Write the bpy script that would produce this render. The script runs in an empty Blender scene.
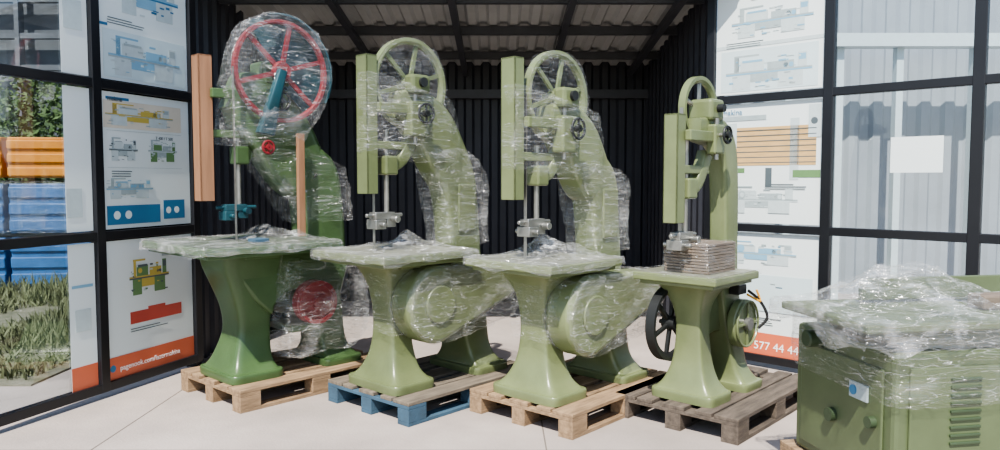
import bpy,bmesh,math,random
from mathutils import Vector,Matrix,noise
random.seed(3)
D=bpy.data;S=bpy.context.scene
def lin(c): return tuple(((v/255)/12.92 if v/255<=.04045 else ((v/255+.055)/1.055)**2.4) for v in c)+(1,)
def link(o,p=None):
    S.collection.objects.link(o)
    if p: o.parent=p
    return o
def empty(name,loc=(0,0,0),rz=0):
    e=D.objects.new(name,None);e.location=loc;e.rotation_euler=(0,0,math.radians(rz));e.empty_display_size=.1
    return link(e)
# ---------------- materials
def mat(name,c,rough=.5,metal=0,var=.12,sc=6,bump=0,bsc=60,c2=None,stretch=(1,1,1),spec=.5):
    m=D.materials.new(name);m.use_nodes=True;n=m.node_tree.nodes;l=m.node_tree.links
    b=n['Principled BSDF'];b.inputs['Roughness'].default_value=rough;b.inputs['Metallic'].default_value=metal
    b.inputs['Specular IOR Level'].default_value=spec
    c=lin(c)
    tc=n.new('ShaderNodeTexCoord');mp=n.new('ShaderNodeMapping');mp.inputs['Scale'].default_value=stretch
    l.new(tc.outputs['Object'],mp.inputs[0])
    nz=n.new('ShaderNodeTexNoise');nz.inputs['Scale'].default_value=sc;nz.inputs['Detail'].default_value=8;nz.inputs['Roughness'].default_value=.6
    l.new(mp.outputs[0],nz.inputs['Vector'])
    r=n.new('ShaderNodeValToRGB');r.color_ramp.elements[0].position=.3;r.color_ramp.elements[1].position=.7
    if c2: a=lin(c2);e=c
    else:
        a=tuple(x*(1-var) for x in c[:3])+(1,);e=tuple(min(1,x*(1+var)) for x in c[:3])+(1,)
    r.color_ramp.elements[0].color=a;r.color_ramp.elements[1].color=e
    l.new(nz.outputs[0],r.inputs[0]);l.new(r.outputs[0],b.inputs['Base Color'])
    if bump:
        n2=n.new('ShaderNodeTexNoise');n2.inputs['Scale'].default_value=bsc;n2.inputs['Detail'].default_value=5
        l.new(mp.outputs[0],n2.inputs['Vector'])
        bp=n.new('ShaderNodeBump');bp.inputs['Strength'].default_value=bump;bp.inputs['Distance'].default_value=.02
        l.new(n2.outputs[0],bp.inputs['Height']);l.new(bp.outputs[0],b.inputs['Normal'])
    return m
G2=mat('sage_paint',(98,107,74),.3,0,.14,4,.05)
G3=mat('sage_paint_light',(108,117,82),.3,0,.14,4,.05)
G1=mat('mid_green_paint',(70,92,58),.3,0,.16,4,.05)
GD=mat('dark_green_paint',(56,70,48),.5)
GM=mat('machine_green_grey',(84,95,66),.45,0,.12,4)
STEEL=mat('steel',(150,150,145),.35,.8,.15,15)
IRON=mat('cast_iron_table',(130,132,116),.4,.3,.15,8)
DARK=mat('dark_metal',(40,42,42),.5,.3)
BLACK=mat('black_frame',(24,25,29),.4,0,.1)
RED=mat('red_paint',(122,30,36),.55)
TEAL=mat('teal_paint',(32,70,78),.4)
BROWN=mat('bare_wood_board',(150,112,84),.65,0,.15,5,c2=(122,90,66),stretch=(4,4,.4))
WOOD=mat('pallet_wood',(162,136,106),.8,0,.2,5,.3,40,c2=(112,92,70),stretch=(1,6,6))
WOODG=mat('pallet_wood_grey',(106,95,84),.85,0,.2,5,.3,40,c2=(66,59,52),stretch=(1,6,6))
WOODB=mat('pallet_wood_worn',(126,115,100),.85,0,.2,5,.3,40,c2=(86,78,68),stretch=(1,6,6))
BLUE=mat('pallet_blue_paint',(62,92,112),.8,0,.2,8,.2,c2=(54,74,88))
SLAT=mat('slat_brown',(108,96,84),.6,0,.2,10,stretch=(1,1,8))
CONC=mat('concrete',(174,163,155),.85,0,.1,.9,.25,60,c2=(140,131,124))
WALLD=mat('dark_cladding',(52,54,61),.5,0,.15,2)
CEIL=mat('ceiling_sheet',(176,178,178),.6,0,.1,2)
BEAM=mat('beam_steel',(66,68,74),.5)
WHITE=mat('poster_white',(220,228,226),.35,0,.02,1)
PTINT=mat('poster_tint',(198,214,216),.35,0,.04,3)
PTAN=mat('poster_tan',(214,207,190),.35,0,.06,3)
ORANGE=mat('poster_orange',(204,108,78),.4,0,.03)
LBLUE=mat('print_lightblue',(132,174,196),.4,0,.05)
PBLUE=mat('print_blue',(60,118,154),.4,0,.05)
PGREY=mat('print_grey',(160,173,174),.4,0,.08,20)
PLG=mat('print_palegrey',(188,200,200),.4,0,.05,20)
PYEL=mat('print_yellow',(192,174,90),.4,0,.05)
PGRN=mat('print_green',(104,138,92),.4,0,.05)
PDK=mat('print_dark',(88,98,102),.4,0,.05)
PRED=mat('print_red',(184,80,68),.4,0,.05)
PWD=mat('print_wood',(202,168,116),.4,0,.15,10,stretch=(1,1,10))
TXTW=mat('lettering_white',(245,245,240),.5,0,0)
YEL=mat('yellow_paint',(206,138,40),.6,0,.2,3,c2=(176,110,28))
TARP=mat('blue_tarp',(50,94,140),.5,0,.25,3,.3,8)
LEAF=mat('foliage',(82,104,52),.7,0,.4,3,c2=(48,66,32))
WEED=mat('weed',(116,122,86),.7,0,.3,4,c2=(92,94,68))
PALE=mat('pale_cladding',(146,152,156),.6,0,.08,2)
GREYB=mat('grey_structure',(88,92,96),.7,0,.15,2)
RUBBER=mat('black_rubber',(22,22,22),.7)
YCAB=mat('cable_yellow',(210,150,40),.5)
def glassmat():
    m=D.materials.new('window_glass');m.use_nodes=True;n=m.node_tree.nodes;l=m.node_tree.links
    n.clear();o=n.new('ShaderNodeOutputMaterial');t=n.new('ShaderNodeBsdfTransparent');t.inputs[0].default_value=(.88,.91,.93,1)
    g=n.new('ShaderNodeBsdfGlossy');g.inputs['Roughness'].default_value=.03
    fr=n.new('ShaderNodeFresnel');fr.inputs[0].default_value=1.45
    mx=n.new('ShaderNodeMixShader');l.new(fr.outputs[0],mx.inputs[0]);l.new(t.outputs[0],mx.inputs[1]);l.new(g.outputs[0],mx.inputs[2]);l.new(mx.outputs[0],o.inputs[0]);return m
GLASS=glassmat()
def filmmat(name,base,line,blotch,sc=1.0,rz=.5):
    m=D.materials.new(name);m.use_nodes=True;n=m.node_tree.nodes;l=m.node_tree.links;n.clear()
    o=n.new('ShaderNodeOutputMaterial');tc=n.new('ShaderNodeTexCoord')
    def nz(rot,scale,s,det=4,dist=.4):
        mp=n.new('ShaderNodeMapping');mp.inputs['Rotation'].default_value=rot;mp.inputs['Scale'].default_value=scale
        l.new(tc.outputs['Object'],mp.inputs[0]);q=n.new('ShaderNodeTexNoise');q.inputs['Scale'].default_value=s*sc
        q.inputs['Detail'].default_value=det;q.inputs['Distortion'].default_value=dist;l.new(mp.outputs[0],q.inputs['Vector']);return q.outputs[0]
    def ma(op,a,b=None,cl=False):
        k=n.new('ShaderNodeMath');k.operation=op;k.use_clamp=cl
        for i,v in enumerate((a,b)):
            if v is None: continue
            if isinstance(v,(int,float)): k.inputs[i].default_value=v
            else: l.new(v,k.inputs[i])
        return k.outputs[0]
    def ridge(x,wd):
        a=ma('ABSOLUTE',ma('SUBTRACT',x,.5));return ma('SUBTRACT',1,ma('DIVIDE',a,wd),True)
    n1=nz((.5,.7,rz),(1,1,8),3.0,2,.15);n2=nz((-.6,.3,rz+1.3),(1,1,9),4.5,3,.15);n3=nz((0,0,0),(1,1,1.5),4,3)
    r=ma('MAXIMUM',ridge(n1,.014),ridge(n2,.010))
    bl=ma('MULTIPLY',ma('SUBTRACT',n3,.52,True),blotch*7)
    al=ma('ADD',ma('ADD',ma('MULTIPLY',r,line),bl),base,True);al=ma('MINIMUM',al,.85)
    h=ma('ADD',ma('MULTIPLY',n1,1.0),ma('ADD',ma('MULTIPLY',n2,.8),ma('MULTIPLY',r,.12)))
    bp=n.new('ShaderNodeBump');bp.inputs['Strength'].default_value=1;bp.inputs['Distance'].default_value=.05;l.new(h,bp.inputs['Height'])
    t=n.new('ShaderNodeBsdfTransparent');d=n.new('ShaderNodeBsdfDiffuse');d.inputs[0].default_value=(.86,.87,.86,1)
    g=n.new('ShaderNodeBsdfGlossy');g.inputs['Roughness'].default_value=.17
    l.new(bp.outputs[0],g.inputs['Normal'])
    m1=n.new('ShaderNodeMixShader');m1.inputs[0].default_value=.62;l.new(d.outputs[0],m1.inputs[1]);l.new(g.outputs[0],m1.inputs[2])
    m2=n.new('ShaderNodeMixShader');l.new(al,m2.inputs[0]);l.new(t.outputs[0],m2.inputs[1]);l.new(m1.outputs[0],m2.inputs[2]);l.new(m2.outputs[0],o.inputs[0])
    return m
FILM0=filmmat('stretch_film_thin',.03,.3,.07)
FILM=filmmat('stretch_film',.05,.42,.13)
FILM2=filmmat('stretch_film_dense',.08,.5,.2,1.1,1.2)
FILMT=filmmat('stretch_film_table',.13,.5,.3,1.6,.2)
# ---------------- mesh helpers
def fin(name,bm,mats,p=None,loc=(0,0,0),rot=(0,0,0),smooth=True,bevel=0,ang=35):
    bmesh.ops.recalc_face_normals(bm,faces=bm.faces)
    me=D.meshes.new(name);bm.to_mesh(me);bm.free()
    if not isinstance(mats,(list,tuple)): mats=[mats]
    for m in mats: me.materials.append(m)
    if smooth:
        for f in me.polygons: f.use_smooth=True
        me.set_sharp_from_angle(angle=math.radians(ang))
    o=D.objects.new(name,me);o.location=loc;o.rotation_euler=rot;link(o,p)
    if bevel:
        b=o.modifiers.new('b','BEVEL');b.width=bevel;b.segments=2;b.limit_method='ANGLE';b.angle_limit=math.radians(40)
    return o
def abox(bm,x0,x1,y0,y1,z0,z1,mi=0,M=None):
    vs=[bm.verts.new(Vector(v) if M is None else M@Vector(v)) for v in [(x0,y0,z0),(x1,y0,z0),(x1,y1,z0),(x0,y1,z0),(x0,y0,z1),(x1,y0,z1),(x1,y1,z1),(x0,y1,z1)]]
    for q in [(0,3,2,1),(4,5,6,7),(0,1,5,4),(1,2,6,5),(2,3,7,6),(3,0,4,7)]:
        f=bm.faces.new([vs[i] for i in q]);f.material_index=mi
def box(name,x0,x1,y0,y1,z0,z1,m,p=None,bevel=.008,loc=(0,0,0),rot=(0,0,0)):
    bm=bmesh.new();abox(bm,x0,x1,y0,y1,z0,z1);return fin(name,bm,m,p,loc,rot,False,bevel)
def arev(bm,prof,n=40,M=None,mi=0):
    rings=[]
    for i in range(n):
        a=2*math.pi*i/n
        rings.append([bm.verts.new((M or Matrix())@Vector((r*math.cos(a),y,r*math.sin(a)))) for r,y in prof])
    k=len(prof)
    for i in range(n):
        A=rings[i];B=rings[(i+1)%n]
        for j in range(k):
            f=bm.faces.new([A[j],A[(j+1)%k],B[(j+1)%k],B[j]]);f.material_index=mi
def acyl(bm,p0,p1,r,n=20,mi=0,r2=None):
    p0=Vector(p0);p1=Vector(p1);d=(p1-p0).normalized();u=d.orthogonal().normalized();v=d.cross(u)
    r2=r if r2 is None else r2
    A=[];B=[]
    for i in range(n):
        a=2*math.pi*i/n;w=u*math.cos(a)+v*math.sin(a)
        A.append(bm.verts.new(p0+w*r));B.append(bm.verts.new(p1+w*r2))
    for i in range(n):
        f=bm.faces.new([A[i],A[(i+1)%n],B[(i+1)%n],B[i]]);f.material_index=mi
    f=bm.faces.new(A[::-1]);f.material_index=mi;f=bm.faces.new(B);f.material_index=mi
def cyl(name,p0,p1,r,m,p=None,n=24,r2=None,bevel=0):
    bm=bmesh.new();acyl(bm,p0,p1,r,n,0,r2);return fin(name,bm,m,p,bevel=bevel)
def catn(pts,k=5):
    n=len(pts[0]);out=[]
    for i in range(len(pts)-1):
        a=pts[max(i-1,0)];b=pts[i];c=pts[i+1];d=pts[min(i+2,len(pts)-1)]
        for j in range(k):
            t=j/k;out.append([.5*((2*b[q])+(c[q]-a[q])*t+(2*a[q]-5*b[q]+4*c[q]-d[q])*t*t+(3*b[q]-a[q]-3*c[q]+d[q])*t**3) for q in range(n)])
    out.append(list(pts[-1]));return out
def sup(n,e=4.0):
    o=[]
    for i in range(n):
        a=2*math.pi*i/n;c=math.cos(a);s=math.sin(a)
        o.append((math.copysign(abs(c)**(2/e),c),math.copysign(abs(s)**(2/e),s)))
    return o
def bridge(bm,rings):
    for A,B in zip(rings,rings[1:]):
        n=len(A)
        for i in range(n): bm.faces.new([A[i],A[(i+1)%n],B[(i+1)%n],B[i]])
    bm.faces.new(rings[0][::-1]);bm.faces.new(rings[-1])
def loft(name,secs,m,p,e=8,k=5,loc=(0,0,0)):
    bm=bmesh.new();S0=sup(48,e);rings=[]
    for z,cx,cy,hx,hy in catn(secs,k): rings.append([bm.verts.new((cx+hx*a,cy+hy*b,z)) for a,b in S0])
    bridge(bm,rings);return fin(name,bm,m,p,loc)
def sweep(name,path,m,p,e=5,k=6):
    P=catn(path,k);bm=bmesh.new();S0=sup(32,e);rings=[]
    for i,q in enumerate(P):
        a=P[max(i-1,0)];b=P[min(i+1,len(P)-1)]
        d=Vector((b[0]-a[0],0,b[1]-a[1])).normalized();nn=Vector((-d.z,0,d.x))
        c=Vector((q[0],q[4],q[1]))
        rings.append([bm.verts.new(c+nn*(q[2]/2*u)+Vector((0,q[3]/2*v,0))) for u,v in S0])
    bridge(bm,rings);return fin(name,bm,m,p)
def prism(name,prof,y0,y1,m,p,bevel=.01):
    bm=bmesh.new()
    A=[bm.verts.new((x,y0,z)) for x,z in prof];B=[bm.verts.new((x,y1,z)) for x,z in prof];n=len(prof)
    for i in range(n): bm.faces.new([A[i],A[(i+1)%n],B[(i+1)%n],B[i]])
    bm.faces.new(A);bm.faces.new(B[::-1]);return fin(name,bm,m,p,bevel=bevel)
def tube(name,pts,r,m,p=None,n=8,k=6):
    P=[Vector(q) for q in catn([list(q) for q in pts],k)];bm=bmesh.new();rings=[]
    for i,q in enumerate(P):
        d=(P[min(i+1,len(P)-1)]-P[max(i-1,0)]).normalized();u=d.cross(Vector((.13,.27,.95))).normalized();v=d.cross(u)
        rings.append([bm.verts.new(q+(u*math.cos(2*math.pi*j/n)+v*math.sin(2*math.pi*j/n))*r) for j in range(n)])
    bridge(bm,rings);return fin(name,bm,m,p)
def wheel(name,c,y,r,w,mr,ms,p,spokes=6,rim=.03):
    bm=bmesh.new();M=Matrix.Translation((c[0],y,c[1]))
    arev(bm,[(r,-w/2),(r,w/2),(r-.022,w/2),(r-rim,w*.2),(r-rim,-w*.2),(r-.022,-w/2)],56,M,0)
    arev(bm,[(.012,-w*.7),(.012,w*.7),(r*.17,w*.7),(r*.2,0),(r*.17,-w*.7)],28,M,1)
    for i in range(spokes):
        a=2*math.pi*i/spokes+.3
        R=M@Matrix.Rotation(-a,4,'Y')
        abox(bm,r*.12,r-.015,-w*.18,w*.18,-r*.045,r*.045,1,R)
    acyl(bm,M@Vector((0,-w,0)),M@Vector((0,w*1.2,0)),.014,12,1)
    return fin(name,bm,[mr,ms],p)
def handwheel(name,c,r,m,p,axis='y'):
    bm=bmesh.new();M=Matrix.Translation(c)
    if axis=='z': M=M@Matrix.Rotation(math.pi/2,4,'X')
    if axis=='x': M=M@Matrix.Rotation(math.pi/2,4,'Z')
    arev(bm,[(r+.008*math.cos(t*math.pi/4),.008*math.sin(t*math.pi/4)) for t in range(8)],28,M)
    arev(bm,[(.004,-.015),(.004,.02),(.02,.02),(.02,-.015)],14,M)
    for i in range(4):
        R=M@Matrix.Rotation(i*math.pi/2,4,'Y');abox(bm,.01,r,-.005,.005,-.006,.006,0,R)
    return fin(name,bm,m,p)
def hullfilm(name,pts,p,m=None,disp=.02,vox=.022,seed=0):
    bm=bmesh.new();vs=[bm.verts.new(q) for q in pts]
    bmesh.ops.convex_hull(bm,input=vs)
    g=[v for v in bm.verts if not v.link_faces];bmesh.ops.delete(bm,geom=g,context='VERTS')
    o=fin(name,bm,m or FILM,p,smooth=True,ang=180)
    rm=o.modifiers.new('r','REMESH');rm.mode='VOXEL';rm.voxel_size=vox;rm.use_smooth_shade=True
    sm=o.modifiers.new('s','SMOOTH');sm.iterations=4;sm.factor=.7
    t=D.textures.new(name+'t','CLOUDS');t.noise_scale=.2;t.noise_depth=4;t.noise_type='HARD_NOISE'
    dm=o.modifiers.new('d','DISPLACE');dm.texture=t;dm.strength=-disp;dm.mid_level=.2;dm.texture_coords='LOCAL'
    return o
def circ(cx,cz,r,y0,y1,n=14):
    return [(cx+r*math.cos(2*math.pi*i/n),y,cz+r*math.sin(2*math.pi*i/n)) for i in range(n) for y in (y0,y1)]
def bx(x0,x1,y0,y1,z0,z1): return [(x,y,z) for x in (x0,x1) for y in (y0,y1) for z in (z0,z1)]
def drape(name,cx,cy,hx,hy,z,p,peaks=(),m=None,hang=.05,seed=1,N=90,ov=.045,amp=1):
    bm=bmesh.new();g=[]
    for i in range(N+1):
        row=[]
        for j in range(N+1):
            u=(i/N*2-1)*(hx+ov);v=(j/N*2-1)*(hy+ov)
            du=max(0,abs(u)-hx);dv=max(0,abs(v)-hy);d=max(du,dv)
            x=math.copysign(min(abs(u),hx+.006),u);y=math.copysign(min(abs(v),hy+.006),v)
            h=.008+amp*(.010*abs(noise.noise(Vector((u*5,v*13,seed*3.1))))+.008*abs(noise.noise(Vector((u*24,v*9,seed)))))
            for px,py,ph,pr in peaks:
                q=math.hypot(u-px,v-py)/pr
                h+=ph*max(0,1-q)**1.3*(1+.5*noise.noise(Vector((u*9,v*9,seed))))
            if d>0:
                edge=d/ov;h=h*(1-edge)-hang*edge*(1+.7*noise.noise(Vector((u*5,v*5,seed*2))))
                k=.008*noise.noise(Vector((u*14,v*14,seed)))
                x+=math.copysign(abs(k)+.003,x) if du>0 else 0;y+=math.copysign(abs(k)+.003,y) if dv>0 else 0
            row.append(bm.verts.new((cx+x,cy+y,z+h)))
        g.append(row)
    for i in range(N):
        for j in range(N): bm.faces.new([g[i][j],g[i+1][j],g[i+1][j+1],g[i][j+1]])
    return fin(name,bm,m or FILMT,p,ang=180)
def text(name,s,size,p,x,y,z,m,sx=1):
    c=D.curves.new(name,'FONT');c.body=s;c.size=size;c.extrude=.0006;c.materials.append(m)
    o=D.objects.new(name,c);o.location=(x,y,z);o.rotation_euler=(math.pi/2,0,0);o.scale=(sx,1,1);return link(o,p)
# ---------------- pallets
PH=.144
def pallet(cx,cy,rz,mt,mb=None,L=1.2,W=.8):
    e=empty('wooden_pallet',(cx,cy,0),rz);mb=mb or mt
    bm=bmesh.new()
    for y in (-W/2+.05,0,W/2-.05): abox(bm,-L/2,L/2,y-.05,y+.05,0,.022,1)
    fin('bottom_boards',bm,[mt,mb],e,smooth=False,bevel=.002)
    bm=bmesh.new()
    for y in (-W/2+.05,0,W/2-.05):
        for x in (-L/2+.072,0,L/2-.072): abox(bm,x-.072,x+.072,y-.05,y+.05,.022,.1,1)
    fin('blocks',bm,[mt,mb],e,smooth=False,bevel=.003)
    bm=bmesh.new()
    for x in (-L/2+.072,0,L/2-.072): abox(bm,x-.072,x+.072,-W/2,W/2,.1,.122,1)
    for i,(y,w) in enumerate([(-W/2+.072,.145),(-.19,.1),(0,.145),(.19,.1),(W/2-.072,.145)]):
        abox(bm,-L/2,L/2,y-w/2,y+w/2,.122,.144,0)
    fin('top_boards',bm,[mt,mb],e,smooth=False,bevel=.003)
    return e
def loc2w(o,rz,s,t):
    a=math.radians(rz);return (o[0]+s*math.cos(a)-t*math.sin(a),o[1]+s*math.sin(a)+t*math.cos(a))
# ---------------- band saw
def bandsaw(o,rz,zt,c,zc,r,G,th,kind):
    e=empty('band_saw',(o[0],o[1],PH+.001),rz)
    small=kind==4
    k=.8 if small else 1
    if kind==1:
        secs=[(0,0.02,0,.19,.26),(.05,0.02,0,.19,.26),(.06,0.02,0,.165,.235),(.14,.03,0,.135,.18),(.3,.06,0,.115,.14),(.45,.06,0,.125,.15),(.6,.05,0,.165,.18),(zt-.16,.04,0,.21,.2),(zt-.06,.04,0,.22,.21)]
    else:
        secs=[(0,0,0,.17*k,.26*k),(.05,0,0,.17*k,.26*k),(.06,0,0,.15*k,.235*k),(.12,.0,0,.115*k,.175*k),(.24,.01,0,.09*k,.125*k),(.42,.01,0,.08*k,.105*k),(.6*zt/.83,.0,0,.095*k,.12*k),(zt-.12,0,0,.14*k,.17*k),(zt-.05,0,0,.2*k,.23*k)]
    loft('front_leg',secs,G,e)
    xr=.42 if small else .68
    secs=[(0,xr,0,.16*k,.26*k),(.045,xr,0,.16*k,.26*k),(.055,xr,0,.135*k,.22*k),(.16,xr-.02,0,.11*k,.15*k),(.4,xr-.05,0,.13*k,.12*k),(zt-.12,xr-.1*k,0,.14*k,.1*k)]
    loft('rear_leg',secs,G,e)
    z0=.3*k;prof=[(0,zt-.08),(0,.46*k)]
    for i in range(9):
        a=math.pi*i/8;prof.append((xr*.5-xr*.38*math.cos(a),z0+.0+.17*k*math.sin(a)))
    prof+=[(xr,.46*k),(xr,zt-.08)]
    prism('frame_web',prof,-.05*k,.07*k,G,e)
    hx=th;tx=.04
    bm=bmesh.new();abox(bm,tx-hx,tx+hx,-hx,hx,zt-.045,zt);abox(bm,tx-hx+.03,tx+hx-.03,-hx+.03,hx-.03,zt-.07,zt-.045)
    abox(bm,tx-.12,tx+.12,-hx*.6,hx*.6,zt-.1,zt-.06)
    fin('table',bm,G,e,smooth=False,bevel=.006)
    box('table_top_plate',tx-hx+.012,tx+hx-.012,-hx+.012,hx-.012,zt,zt+.004,IRON if kind!=1 else GD,e,0)
    H=zc-zt
    if small:
        path=[(-.02,zc-.12,.12,.1,0),(.1,zc-.13,.16,.11,0),(.22,zc-.14,.18,.12,0),(.33,zc-.24,.19,.12,0),(.37,zc-.5,.18,.12,0),(.38,zt+.1,.17,.12,0),(.39,zt-.2,.18,.12,0)]
    elif kind==1:
        path=[(-.02,zc-.14,.24,.18,0),(.1,zc-.2,.4,.2,0),(.3,zc-.4,.46,.22,0),(.46,zc-.64,.42,.22,0),(.58,zt+.42,.36,.22,0),(.63,zt+.12,.34,.22,0),(.63,zt-.15,.36,.22,0)]
    else:
        path=[(.04,zc-.14,.16,.14,0),(.16,zc-.16,.26,.16,0),(.31,zc-.26,.33,.19,0),(.44,zc-.46,.34,.19,0),(.54,zt+.42,.3,.19,0),(.58,zt+.12,.28,.19,0),(.6,zt-.15,.29,.19,0)]
    sweep('column',path,G,e,7)
    yw={1:-.15,2:.0,3:.0,4:.05}[kind]
    if kind in (2,3):
        sweep('bearing_fork',[(c+.12,zc-.22,.1,.05,.07),(c+.03,zc-.08,.1,.05,.07),(c,zc+.03,.08,.05,.07)],G,e)
    wheel('upper_wheel',(c,zc),yw,r,.05 if kind in(2,3) else .045,RED if kind==1 else G3,RED if kind==1 else (G if kind!=4 else STEEL),e,6 if kind!=4 else 5,.04 if kind!=1 else .03)
    if kind==1:
        bm=bmesh.new();arev(bm,[(r+.03,-.03),(r+.03,.09),(r+.04,.09),(r+.04,-.03)],48,Matrix.Translation((c,yw,zc)))
        arev(bm,[(.05,.075),(r+.03,.075),(r+.03,.09),(.05,.09)],48,Matrix.Translation((c,yw,zc)))
        bmesh.ops.delete(bm,geom=[f for f in bm.faces if f.calc_center_median().z<zc-r*.5 or f.calc_center_median().x<c-.1],context='FACES')
        fin('wheel_casing',bm,TEAL,e)
    yl=-.19 if kind in (2,3) else .13
    zl=zt-.33 if kind in(2,3) else (.44 if small else .42)
    wheel('lower_wheel',(c if not small else -.03,zl),yl,.21 if not small else .23,.06,DARK,DARK,e,6,.045)
    bl=c-r-.001
    box('blade',bl,bl+.0015,yw-.012,yw+.012,zt-.1,zc,STEEL,e,0)
    if kind in(1,4): box('axle_head',c-.1*k,c+.1*k,-.1*k,.1*k,zc-.09*k,zc+.07*k,G,e,.02)
    else: box('axle_head',c-.08,c+.07,-.13,-.04,zc-.07,zc+.05,G,e,.02)
    cyl('wheel_shaft',(c,-.15*k,zc),(c,.12*k,zc),.03*k,DARK if kind!=1 else TEAL,e)
    cyl('tension_screw',(c-.02,-.08,zc-.38*k),(c-.02,-.08,zc-.06),.014,STEEL,e)
    handwheel('tension_handwheel',(c-.02,-.19*k,zc-.2*k),.06*k,DARK,e,'y')
    cyl('handwheel_shaft',(c-.02,-.19*k,zc-.2*k),(c-.02,-.04,zc-.2*k),.012,STEEL,e)
    box('slide_block',c-.09*k,c+.06*k,-.13*k,-.04,zc-.34*k,zc-.12*k,G,e,.012)
    gm=BROWN if kind==1 else G
    if kind==1: g0=-.25;g1=-.16;gw=.05
    elif kind==4: g0=-.27;g1=-.18;gw=.045
    else: g0=bl-(.07 if kind==2 else .13);g1=g0+.08;gw=.055
    gy=0 if kind in(1,4) else yw+.02
    gt={1:zc+.02,2:zc+.15,3:zc+.2,4:zc-.05}[kind];gb=zt+({1:.27,2:.36,3:.36,4:.3}[kind])
    if kind==1: gt=2.1
    bm=bmesh.new();abox(bm,g0,g0+.012,gy-gw,gy+gw,gb,gt);abox(bm,g0,g1,gy-gw,gy-gw+.01,gb,gt);abox(bm,g0,g1,gy+gw-.01,gy+gw,gb,gt);abox(bm,g0,g1,gy-gw,gy+gw,gt-.012,gt)
    fin('blade_guard_cover',bm,gm,e,smooth=False,bevel=.003)
    box('guard_bracket_upper',g1-.02,c,-.09,-.05,zc-.2,zc-.14,G,e,.006)
    box('guard_bracket_lower',g1-.02,c,-.03,.02,zt+.62*H-.02,zt+.62*H+.03,G,e,.006)
    gx=(bl+.1*k) if kind!=4 else -.1
    cyl('guide_post',(gx,0,zt+.2),(gx,0,zc-.3 if kind in(2,3) else zc-.15),.016,STEEL,e)
    box('guide_post_holder',gx-.04,gx+.06,-.05,.05,zt+.45*H,zt+.45*H+.12,G,e,.012)
    sweep('guide_arm',[(gx+.02,zt+.5*H,.08,.07,0),(gx+.12,zt+.55*H,.08,.07,0),(gx+.22,zt+.72*H,.1,.07,0)],G,e)
    gmx=TEAL if kind==1 else STEEL
    bm=bmesh.new();abox(bm,gx-.11,gx+.04,-.035,.035,zt+.2,zt+.245);abox(bm,gx-.12,gx-.04,-.05,.05,zt+.14,zt+.2);abox(bm,gx-.02,gx+.05,-.03,.05,zt+.15,zt+.21)
    acyl(bm,(gx-.08,-.09,zt+.17),(gx-.08,.09,zt+.17),.014);acyl(bm,(gx-.16,0,zt+.225),(gx+.12,0,zt+.225),.012)
    acyl(bm,(gx+.03,-.08,zt+.2),(gx+.03,.0,zt+.2),.022)
    fin('blade_guides',bm,gmx,e,smooth=True,bevel=.004)
    if kind==1:
        cyl('drive_pulley',(.44,-.28,.47),(.44,-.2,.47),.15,RED,e,36,bevel=.01)
        bm=bmesh.new();arev(bm,[(.12,-.3),(.12,-.28),(.148,-.28),(.148,-.3)],36,Matrix.Translation((.44,0,.47)));acyl(bm,(.44,-.31,.47),(.44,-.2,.47),.04)
        fin('pulley_rim',bm,RED,e)
        cyl('motor',(.5,-.2,.46),(.5,.3,.46),.14,GD,e,28,bevel=.02)
        box('wood_batten',.36,.41,-.2,-.17,zt+.02,zt+.72,BROWN,e,.003)
        box('blue_clamp',-.02,.08,-.3,-.2,zt+.005,zt+.03,BLUE,e,.004)
        sweep('wheel_yoke',[(c-.02,zc,.06,.05,-.2),(c-.08,zc-.2,.08,.06,-.19),(c-.12,zc-.42,.12,.07,-.14)],TEAL,e)
        handwheel('red_lock_wheel',(.14,-.2,zt+.62),.04,RED,e)
        cyl('lock_shaft',(.14,-.2,zt+.62),(.14,0,zt+.62),.012,STEEL,e)
        box('motor_plate',.3,.66,-.18,.16,.26,.31,G,e,.01)
        prof=[(-.16,zt-.08),(-.1,zt-.2),(0.05,.5)]
        for i in range(9):
            a=math.pi*i/8;prof.append((.36-.2*math.cos(a),.4+.16*math.sin(a)))
        prof+=[(.7,.5),(.76,zt-.22),(.78,zt-.08)]
        prism('base_casting',prof,-.19,.16,G,e,.02)
    elif not small:
        prof=[];cx0,cz0,r0=.16,zt-.33,.25;cx1,cz1,r1=.76,zt-.24,.13
        for i in range(17): a=math.radians(98)+math.radians(178)*i/16;prof.append((cx0+r0*math.cos(a),cz0+r0*math.sin(a)))
        for i in range(11): a=math.radians(-84)+math.radians(182)*i/10;prof.append((cx1+r1*math.cos(a),cz1+r1*math.sin(a)))
        prism('lower_wheel_guard',prof,-.3,-.11,G,e,.03)
        cyl('guard_flange',(cx0,-.315,cz0),(cx0,-.3,cz0),.12,G,e,30,bevel=.006)
        cyl('motor',(.74,-.12,cz1),(.74,.25,cz1),.11,GD,e,28,bevel=.02)
        box('column_door',.5,.66,-.11,-.093,zt+.1,zt+.42,G,e,.01)
    else:
        cyl('motor_pulley',(.36,-.17,.42),(.36,-.11,.42),.15,G,e,36,bevel=.012)
        handwheel('pulley_rim',(.36,-.18,.42),.14,G,e)
        cyl('pulley_hub',(.36,-.2,.42),(.36,-.1,.42),.04,STEEL,e,20)
        cyl('motor',(.36,-.11,.42),(.36,.18,.42),.09,DARK,e,24,bevel=.02)
        box('switch_box',.3,.4,-.15,-.08,.6,.66,DARK,e,.006)
        tube('power_cable',[(.4,-.16,.62),(.48,-.2,.55),(.5,-.24,.45),(.46,-.2,.38)],.009,RUBBER,e)
        tube('yellow_cable',[(.38,-.16,.6),(.42,-.22,.56),(.48,-.2,.56),(.47,-.18,.62)],.007,YCAB,e)
        bm=bmesh.new()
        for i in range(10): abox(bm,-.12-.002*i,.2,-.17,.12,zt+.006+i*.0175,zt+.0205+i*.0175)
        fin('slat_stack',bm,SLAT,e,smooth=False,bevel=.002)
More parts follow.
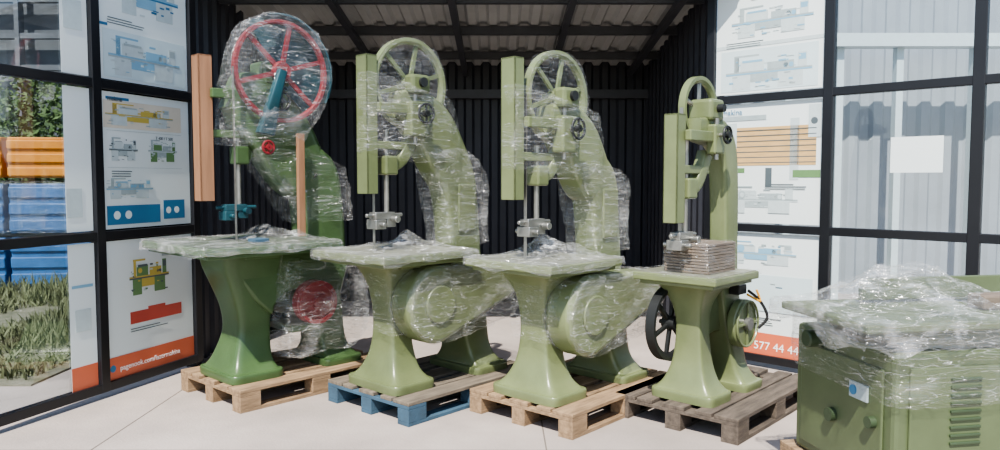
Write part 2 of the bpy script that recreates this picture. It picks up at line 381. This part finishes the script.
        hullfilm('film_stack',bx(-.15,.21,-.18,.13,zt+.01,zt+.19),e,FILM0,.012,.02)
    if kind==1:
        hullfilm('film_head',circ(c,zc,r+.05,yw-.06,yw+.12)+bx(-.1,.4,-.2,.1,zc-.5,zc-.4),e,FILM2,.05)
        hullfilm('film_column',bx(.1,.5,-.14,.14,zc-.6,zc-.5)+bx(.42,.84,-.16,.15,zt+.1,zt+.2)+bx(.38,.8,-.16,.15,zt+.4,zt+.5),e,FILM,.04)
        hullfilm('film_base',bx(.18,.85,-.34,.16,.24,.62)+bx(.2,.7,-.3,.14,.1,zt-.12),e,FILM2,.05)
        drape('film_table',tx,0,hx,hx,zt,e,[(.25,.1,.1,.25),(.3,-.2,.06,.15)],FILMT,seed=1)
    elif not small:
        hullfilm('film_wheel',circ(c,zc,r+.015,yw-.05,yw+.05),e,FILM0,.03,seed=kind)
        hullfilm('film_head',bx(g0-.01,g1,gy-gw-.01,gy+gw,zc-.45,zc+.05)+bx(c-.1,c+.18,-.2,.1,zc-.5,zc-.08)+bx(c+.1,c+.36,-.1,.1,zc-.5,zc-.22),e,FILM,.03,seed=kind)
        hullfilm('film_column',bx(.28,.58,-.13,.12,zc-.5,zc-.4)+bx(.4,.77,-.14,.13,zt+.0,zt+.5),e,FILM2,.04)
        hullfilm('film_base',circ(.17,zt-.33,.26,-.33,-.08)+circ(.78,zt-.24,.15,-.32,-.08)+bx(.5,.87,-.3,.24,zt-.5,zt-.14),e,FILM2,.03)
        hullfilm('film_leg',bx(-.13,.2,-.2,.14,.34,zt-.08),e,FILM0,.03)
        drape('film_table',tx,0,hx,hx,zt,e,[(.14,.05,.09,.25),(-.1,.1,.04,.15),(.2,-.15,.04,.15)] if kind==2 else [(.05,.05,.12,.28),(.2,-.1,.06,.2)],FILMT,seed=kind,hang=.045)
    else:
        drape('film_table',tx,0,hx,hx,zt,e,[],FILM0,seed=4,hang=.02)
    return e
RZ=46
m1=(-1.76,4.98);m2=(-.70,4.74);m3=(.24,4.52);m4=(1.15,4.45)
b1=bandsaw(m1,RZ,.9,.27,2.03,.34,G1,.47,1)
bandsaw(m2,RZ,.86,.17,1.92,.29,G2,.37,2)
bandsaw(m3,RZ,.83,.15,1.81,.28,G3,.34,3)
bandsaw(m4,RZ,.76,.13,1.73,.2,G3,.27,4)
for o,a,b,s,t in [(m1,WOOD,WOOD,.4,.02),(m2,WOODB,BLUE,.4,0),(m3,WOOD,WOOD,.4,0),(m4,WOODG,WOODG,.38,0)]:
    x,y=loc2w(o,RZ+2,s,t);pallet(x,y,RZ+2,a,b)
# ---------------- right-hand planer
PO=(1.98,3.3);PR=10
PL=empty('planer_thicknesser',(PO[0],PO[1],0),PR)
def planer():
    e=PL;z0=.15
    box('cabinet',-.46,.42,-.28,.42,z0,.76,GM,e,.02)
    box('motor_cabinet',.44,1.2,-.2,.4,z0,.7,GM,e,.02)
    box('cabinet_plinth',-.42,1.15,-.24,.38,z0-.0,z0+.06,GD,e,.01)
    box('access_door',-.4,.1,-.292,-.28,.2,.7,GM,e,.006)
    bm=bmesh.new()
    for i in range(9): abox(bm,-.22,-.08,-.302,-.29,.38+i*.033,.392+i*.033)
    fin('vent_louvres',bm,GD,e,smooth=False,bevel=.003)
    box('side_door',-.472,-.46,-.22,.36,.2,.68,GM,e,.006)
    box('table_infeed',-.62,.2,-.32,.3,.85,.885,GM,e,.008)
    box('table_outfeed',.3,1.5,-.32,.3,.84,.875,GM,e,.008)
    prism('table_support_left',[(-.5,.85),(-.35,.74),(.15,.74),(.2,.85)],-.22,.24,GM,e)
    prism('table_support_right',[(.3,.85),(.4,.68),(1.1,.68),(1.35,.85)],-.18,.24,GM,e)
    cyl('cutter_block',(.25,-.29,.83),(.25,.29,.83),.05,STEEL,e)
    box('fence',-.3,.7,.16,.19,.9,1.0,GM,e,.004)
    box('guard_arm',.1,.4,-.1,.0,.885,.95,SLAT,e,.01)
    cyl('control_knob',(-.54,.22,.72),(-.46,.22,.72),.04,GD,e,28,bevel=.006)
    box('badge_plate',-.482,-.472,-.14,-.02,.52,.59,PGREY,e,.003)
    cyl('badge_mark',(-.486,-.05,.555),(-.48,-.05,.555),.022,PBLUE,e)
    cyl('adjust_knob',(-.5,-.17,.45),(-.46,-.17,.45),.025,GD,e,20)
    cyl('lower_knob',(-.5,.1,.4),(-.46,.1,.4),.03,GD,e,20)
    drape('film_table',.42,0,1.06,.34,.89,e,[(-.64,.05,.17,.4),(-.35,.15,.12,.35),(.3,.1,.1,.4),(-.9,0,.05,.25)],FILMT,hang=.1,seed=7,ov=.07,N=150,amp=2)
    hullfilm('film_body',bx(-.5,1.25,-.35,.44,.54,.83),e,FILM,.04,.03)
planer()
px,py=loc2w(PO,PR,.39,.07)
pallet(px,py,PR,WOOD,WOOD,1.76,.86)
# ---------------- building shell
def corr(name,p0,p1,z0,z1,pitch,amp,m,p=None,side=1):
    p0=Vector(p0);p1=Vector(p1);d=p1-p0;L=d.length;d.normalize();nn=Vector((-d.y,d.x,0))*side
    bm=bmesh.new();cols=[];x=0
    pr=[(0,0),(.35,0),(.5,1),(.85,1)]
    while x<L:
        for a,h in pr:
            q=min(L,x+a*pitch);c=p0+d*q+nn*h*amp
            cols.append((c.x,c.y))
        x+=pitch
    cols.append(((p1).x,(p1).y))
    V=[(bm.verts.new((a,b,z0)),bm.verts.new((a,b,z1))) for a,b in cols]
    for A,B in zip(V,V[1:]): bm.faces.new([A[0],B[0],B[1],A[1]])
    return fin(name,bm,m,p,smooth=False)
HL=(-2.36,5.8);HR=(1.70,6.14);YB=8.9
corr('wall_left',(-2.4,5.85,0),(-2.4,YB,0),0,3.3,.2,.03,WALLD)
corr('wall_right',(1.75,6.2,0),(1.75,YB,0),0,3.3,.2,.03,WALLD)
corr('wall_back',(-2.4,YB,0),(1.75,YB,0),0,3.1,.2,.03,WALLD)
bm=bmesh.new();x=-2.5;c=[]
while x<1.95:
    for a,h in [(0,0),(.35,0),(.5,1),(.85,1)]: c.append((x+a*.2,h*.035))
    x+=.2
zf=lambda y: 3.12-(y-5.7)*.1
V=[[bm.verts.new((a,y,zf(y)+h)) for a,h in c] for y in (5.7,YB+.1)]
for i in range(len(c)-1): bm.faces.new([V[0][i],V[0][i+1],V[1][i+1],V[1][i]])
fin('ceiling',bm,CEIL,smooth=False)
def wbox(name,x0,x1,y0,y1,z0,z1,m,bevel=.004): return box(name,x0,x1,y0,y1,z0,z1,m,None,bevel)
E=empty('roof_truss')
bm=bmesh.new()
for y in (6.5,7.4,8.3): abox(bm,-2.39,1.74,y-.03,y+.03,zf(y)-.09,zf(y)-.01)
for xx in (-1.4,-.4,.6,1.5):
    sl=math.atan(.1);M=Matrix.Translation((xx,5.75,zf(5.75)-.13))@Matrix.Rotation(-sl,4,'X');abox(bm,-.03,.03,0,YB-5.85,-.03,.03,0,M)
abox(bm,-2.39,1.74,YB-.12,YB-.05,2.4,2.5)
fin('beams',bm,BEAM,E,smooth=False)
box('lintel',-2.45,1.8,5.74,5.82,3.06,3.2,BEAM,E,.005)
wbox('trim_left_jamb',-2.44,-2.36,5.76,5.86,0,3.1,BLACK);wbox('trim_right_jamb',1.74,1.82,6.12,6.22,0,3.1,BLACK)
# ---------------- glazed folding doors
def flat(e,name,items,y=-.004):
    bm=bmesh.new();ms=[]
    for i,it in enumerate(items):
        m=it[-1]
        if m not in ms: ms.append(m)
        yy=y-.0004*(i%9)
        if len(it)==4: acyl(bm,(it[0],yy-.001,it[1]),(it[0],yy,it[1]),it[2],18,ms.index(m))
        else: abox(bm,it[0],it[1],yy-.001,yy,it[2],it[3],ms.index(m))
    return fin(name,bm,ms,e,smooth=False)
def door(name,origin,rz,xs):
    e=empty(name,(origin[0],origin[1],0),rz)
    bm=bmesh.new()
    for x in xs: abox(bm,x-.035,x+.035,-.03,.03,.04,3.12)
    for z in (.07,1.08,2.08,3.09): abox(bm,min(xs),max(xs),-.028,.028,z-.03,z+.03)
    fin('frame',bm,BLACK,e,smooth=False,bevel=.004)
    bm=bmesh.new()
    for a,b in zip(xs,xs[1:]):
        for z0,z1 in ((.1,1.05),(1.11,2.05),(2.11,3.06)): abox(bm,a+.035,b-.035,.004,.008,z0,z1)
    fin('glass_panes',bm,GLASS,e,smooth=False)
    return e
R=random
def poster(e,x0,x1,z0,z1,items,name,y=.0):
    w=x1-x0;h=z1-z0
    flat(e,name,[(x0,x1,z0,z1,WHITE)],y)
    L=[]
    for it in items:
        if len(it)==4: L.append((x0+it[0]*w,z0+it[1]*h,it[2]*w,it[3]))
        else: L.append((x0+it[0]*w,x0+it[1]*w,z0+it[2]*h,z0+it[3]*h,it[4]))
    if L: flat(e,name+'_print',L,y-.002)
def mach(x,z,w,h,b,t,d,sd=0):
    "pictured woodworking machine: legs, cabinet, long bed, rollers, head, panel, small details"
    r=R.Random(int(x*977+z*131+w*53)+sd);X=lambda a:x+a*w;Z=lambda a:z+a*h
    L=[(X(.08),X(.3),Z(0),Z(.42),b),(X(.62),X(.9),Z(.02),Z(.42),b),(X(.3),X(.62),Z(.2),Z(.42),t),
       (X(0),X(1),Z(.42),Z(.5),d),(X(.0),X(1),Z(.46),Z(.5),t),(X(.18),X(.46),Z(.5),Z(.78),b),(X(.5),X(.8),Z(.5),Z(.7),t),
       (X(.2),X(.44),Z(.74),Z(.8),d),(X(.1),X(.16),Z(.5),Z(.95),t),(X(.1),X(.4),Z(.9),Z(.95),t),(X(.84),X(.94),Z(.5),Z(.88),b),(X(.85),X(.93),Z(.68),Z(.84),d)]
    for i in range(5): L.append((X(.53+i*.06),Z(.58),.022*w+.004,d))
    L+=[(X(.26),Z(.64),.05*w,t),(X(.26),Z(.64),.03*w,d)]
    for i in range(34):
        a=r.random()*.9;q=r.random()*.85;L.append((X(a),X(a+r.uniform(.02,.09)),Z(q),Z(q+r.uniform(.01,.06)),r.choice([b,t,d,d,PLG])))
    return L
def lines(x,z,w,n,m=PDK):
    r=R.Random(int(x*100+z*1000));return [(x,x+w*r.uniform(.6,1),z-i*.018,z-i*.018+.006,m) for i in range(n)]
a=71.6;LL=1.8
lo=(HL[0]-LL*math.cos(math.radians(a)),HL[1]-.02-LL*math.sin(math.radians(a)))
ld=door('door_left',lo,a,[0,.9,1.8])
poster(ld,.94,1.76,2.12,3.05,[(.05,.97,.02,.36,PTINT)]+mach(.1,.04,.8,.3,PLG,LBLUE,PGREY)+mach(.2,.5,.7,.35,PLG,LBLUE,PBLUE)+lines(.1,.44,.4,3)+[(0,.1,.38,.4,PBLUE)],'poster_1')
poster(ld,.94,1.76,1.12,2.04,[(.03,.9,.74,.94,PTAN)]+mach(.05,.76,.75,.17,PLG,PYEL,PGREY)+[(.06,.3,.945,.965,PBLUE)]+[(.06,.9,.72,.722,PGREY)]+
   mach(.08,.5,.3,.18,PLG,PGREY,PDK)+mach(.5,.5,.34,.18,PGRN,PGREY,PLG)+[(.06,.9,.45,.452,PGREY)]+lines(.1,.42,.3,3)+
   mach(.04,.22,.5,.16,PLG,PGREY,LBLUE)+[(.04,.62,.03,.17,PBLUE),(.66,.92,.05,.2,PBLUE),(.72,.12,.03,WHITE),(.82,.12,.03,WHITE),(.14,.1,.035,WHITE),(.26,.1,.035,WHITE),(.38,.1,.035,PLG),(.5,.1,.035,PLG)],'poster_2')
poster(ld,.94,1.76,.1,1.04,mach(.25,.58,.45,.28,PGRN,PYEL,PDK)+[(.62,.95,.85,.88,PGREY),(.25,.85,.37,.46,PRED),(.45,.65,.46,.48,PRED)]+lines(.25,.33,.5,2)+[(0,1,0,.16,ORANGE),(.05,.08,.03,PBLUE)],'poster_3')
text('lettering_page','pagenook.com/lazermakina',.052,ld,1.04,-.006,.15,TXTW,1.0)
text('lettering_a','makina',.045,ld,1.0,-.006,1.98,PDK);text('lettering_b','T 400 / T 500',.03,ld,1.42,-.006,1.74,PDK)
poster(ld,.66,.86,1.12,2.04,[(.0,.6,.1,.3,PLG)],'poster_4');poster(ld,.66,.86,2.12,3.05,[(.1,.8,.3,.5,PLG),(.1,.7,.6,.62,LBLUE)],'poster_5')
poster(ld,.66,.86,.1,1.04,[(0,1,0,.16,ORANGE),(.1,.9,.7,.72,LBLUE),(.2,.8,.4,.55,PLG)],'poster_6')
b=-44.5;W=.93
rd=door('door_right',(HR[0],HR[1]-.06),b,[0,W,2*W,3*W])
poster(rd,.04,W-.04,2.12,3.05,[(.05,.95,.02,.36,PTINT)]+mach(.1,.03,.8,.3,PLG,PGREY,LBLUE)+[(0,1,.38,.41,PLG)]+mach(.15,.46,.75,.26,PLG,PGREY,LBLUE)+lines(.1,.42,.5,3)+mach(.3,.76,.5,.18,PLG,PYEL,PGREY)+[(.82,.9,.88,.92,PRED)],'poster_1')
poster(rd,.04,W-.04,1.12,2.04,[(.2,.95,.48,.8,PWD)]+[(.2,.95,.5+.045*i,.507+.045*i,PDK) for i in range(7)]+[(.12,.22,.42,.84,PLG),(.72,.8,.36,.86,PLG),(.1,.3,.42,.46,PGRN),(.75,.99,.38,.44,PGRN),(.5,.56,.3,.46,PDK),(.05,.5,.86,.9,PGREY),(.88,.99,.7,.96,PLG),(.93,.83,.03,PDK)]+mach(.1,.08,.7,.24,PLG,PGREY,PLG)+lines(.5,.32,.4,3),'poster_2')
poster(rd,.04,W-.04,.1,1.04,mach(.1,.74,.7,.2,PLG,LBLUE,PGREY)+[(.05,.95,.36,.66,PTINT)]+mach(.1,.38,.8,.25,LBLUE,PBLUE,PGREY)+lines(.1,.3,.7,4)+[(0,1,0,.18,ORANGE)],'poster_3')
text('lettering_phone','577 44 44',.088,rd,.4,-.006,.14,TXTW,1.0)
text('lettering_c','makina',.06,rd,.1,-.006,1.96,PBLUE)
flat(rd,'paper_notice',[(W+.42,W+.74,1.5,1.74,WHITE)],0)
# ---------------- ground
bm=bmesh.new();abox(bm,-30,30,-6,40,-.1,0);fin('ground',bm,CONC,smooth=False)
bm=bmesh.new()
for yy in (3.95,): abox(bm,-12,12,yy-.005,yy+.005,0,.0015)
for xx in (-2.2,.25,2.6): abox(bm,xx-.004,xx+.004,-2,5.7,0,.0015)
fin('slab_joints',bm,mat('joint_dark',(110,102,94),.9),smooth=False)
bm=bmesh.new();abox(bm,-20,-3.3,5.2,30,0,.015);fin('verge_ground',bm,mat('gravel_soil',(124,120,104),.95,0,.2,8,.5,c2=(80,84,60)),smooth=False)
bm=bmesh.new();r=R.Random(5)
for i in range(34000):
    x=r.uniform(-8.5,-3.4);y=r.uniform(5.3,12)
    if y>9.4 and x<-4.8: continue
    n=noise.noise(Vector((x*.9,y*.9,0)))+.4*noise.noise(Vector((x*3,y*3,2)))
    if n<-.4: continue
    h=r.uniform(.03,.15)*(1.1+1.5*max(n,-.3))*(1.4 if y>7.5 else 1);a=r.uniform(0,6.28);w=.01;dx=math.cos(a)*w;dy=math.sin(a)*w;lx=r.uniform(-.09,.09);ly=r.uniform(-.09,.09)
    v=[bm.verts.new((x-dx,y-dy,.01)),bm.verts.new((x+dx,y+dy,.01)),bm.verts.new((x+dx*.7+lx*.4,y+dy*.7+ly*.4,h*.6)),bm.verts.new((x+lx,y+ly,h))]
    bm.faces.new([v[0],v[1],v[2]]);bm.faces.new([v[0],v[2],v[3]])
fin('weeds',bm,WEED,smooth=False)
def foliage(name,cx,cy,cz,rx,ry,rz_,n,seed,m=None):
    bm=bmesh.new();r=R.Random(seed)
    for i in range(n):
        a=r.uniform(0,6.28);u=r.uniform(-1,1);q=(r.random())**.4;s=math.sqrt(1-u*u)
        x=cx+rx*q*s*math.cos(a);y=cy+ry*q*s*math.sin(a);z=max(.05,cz+rz_*q*u)
        d=Vector((r.uniform(-1,1),r.uniform(-1,1),r.uniform(-1,1))).normalized();t=d.orthogonal().normalized();k=r.uniform(.03,.08)
        c=Vector((x,y,z));bm.faces.new([bm.verts.new(c-d*k),bm.verts.new(c+t*k*.5),bm.verts.new(c+d*k),bm.verts.new(c-t*k*.5)])
    return fin(name,bm,m or LEAF,smooth=False)
foliage('hedge',-8.6,13.6,1.6,3,1.2,1.7,14000,1)
st=empty('crate_stack',(-7.2,10.4,0),8)
bm=bmesh.new()
for i in range(3):
    for j in range(2):
        abox(bm,-1.9+i*1.25,-.72+i*1.25,-.5,.5,.02+j*.72,.68+j*.72)
        for k in range(3): abox(bm,-1.9+i*1.25,-.72+i*1.25,-.53,-.5,.05+j*.72+k*.22,.2+j*.72+k*.22)
fin('lower_crates',bm,TARP,st,smooth=False,bevel=.03)
bm=bmesh.new()
for i in range(3): 
    abox(bm,-1.9+i*1.25,-.72+i*1.25,-.5,.5,1.48,2.02)
    for k in range(3): abox(bm,-1.9+i*1.25,-.72+i*1.25,-.53,-.5,1.5+k*.18,1.62+k*.18)
fin('upper_crates',bm,YEL,st,smooth=False,bevel=.02)
hullfilm('film_crates',bx(-1.95,1.85,-.58,.55,.7,1.44),st,FILM0,.05,.06)
rk=empty('steel_shed_frame',(-9,17,0),0);bm=bmesh.new()
for i in range(7): abox(bm,-5+i*1.6,-4.9+i*1.6,-.1,.1,0,6.5)
for z in (3.2,3.9,4.6,5.4,6.3): abox(bm,-5,5,-.08,.08,z,z+.12)
fin('posts',bm,GREYB,rk,smooth=False);box('cladding',-5,5,.3,.35,0,6.6,GREYB,rk,0)
corr('annex_wall',(2.3,9.5,0),(12,9.5,0),0,4.4,.3,.04,PALE)
an=empty('annex_canopy',(0,0,0));bm=bmesh.new()
for xx in (3.4,4.0,4.7,5.6,6.8): abox(bm,xx-.04,xx+.04,8.9,9.0,0,3.1)
abox(bm,2.6,9,8.8,9.0,3.0,3.15)
fin('frame',bm,PLG,an,smooth=False)
# ---------------- light, sky, camera
w=D.worlds.new('sky');S.world=w;w.use_nodes=True;n=w.node_tree.nodes;l=w.node_tree.links
sk=n.new('ShaderNodeTexSky');sk.sky_type='NISHITA';sk.sun_disc=False;sk.sun_elevation=math.radians(58);sk.sun_rotation=math.radians(190)
bg=n['Background'];l.new(sk.outputs[0],bg.inputs[0]);bg.inputs[1].default_value=.26
sd=D.lights.new('sun','SUN');sd.energy=9.5;sd.angle=math.radians(.6);sd.color=(1,.95,.88)
so=D.objects.new('sun',sd);el=math.radians(54);az=Vector((-.26,-1,0)).normalized()
v=Vector((az.x*math.cos(el),az.y*math.cos(el),math.sin(el)));so.rotation_euler=v.to_track_quat('Z','Y').to_euler();so.location=v*10;link(so)
cd=D.cameras.new('camera');cd.sensor_width=36;cd.lens=27;co=D.objects.new('camera',cd);co.location=(0,0,1.45)
co.rotation_euler=(math.radians(90-3.43),0,0);link(co);S.camera=co
S.view_settings.view_transform='AgX'
try: S.view_settings.look='AgX - Medium High Contrast'
except Exception: pass
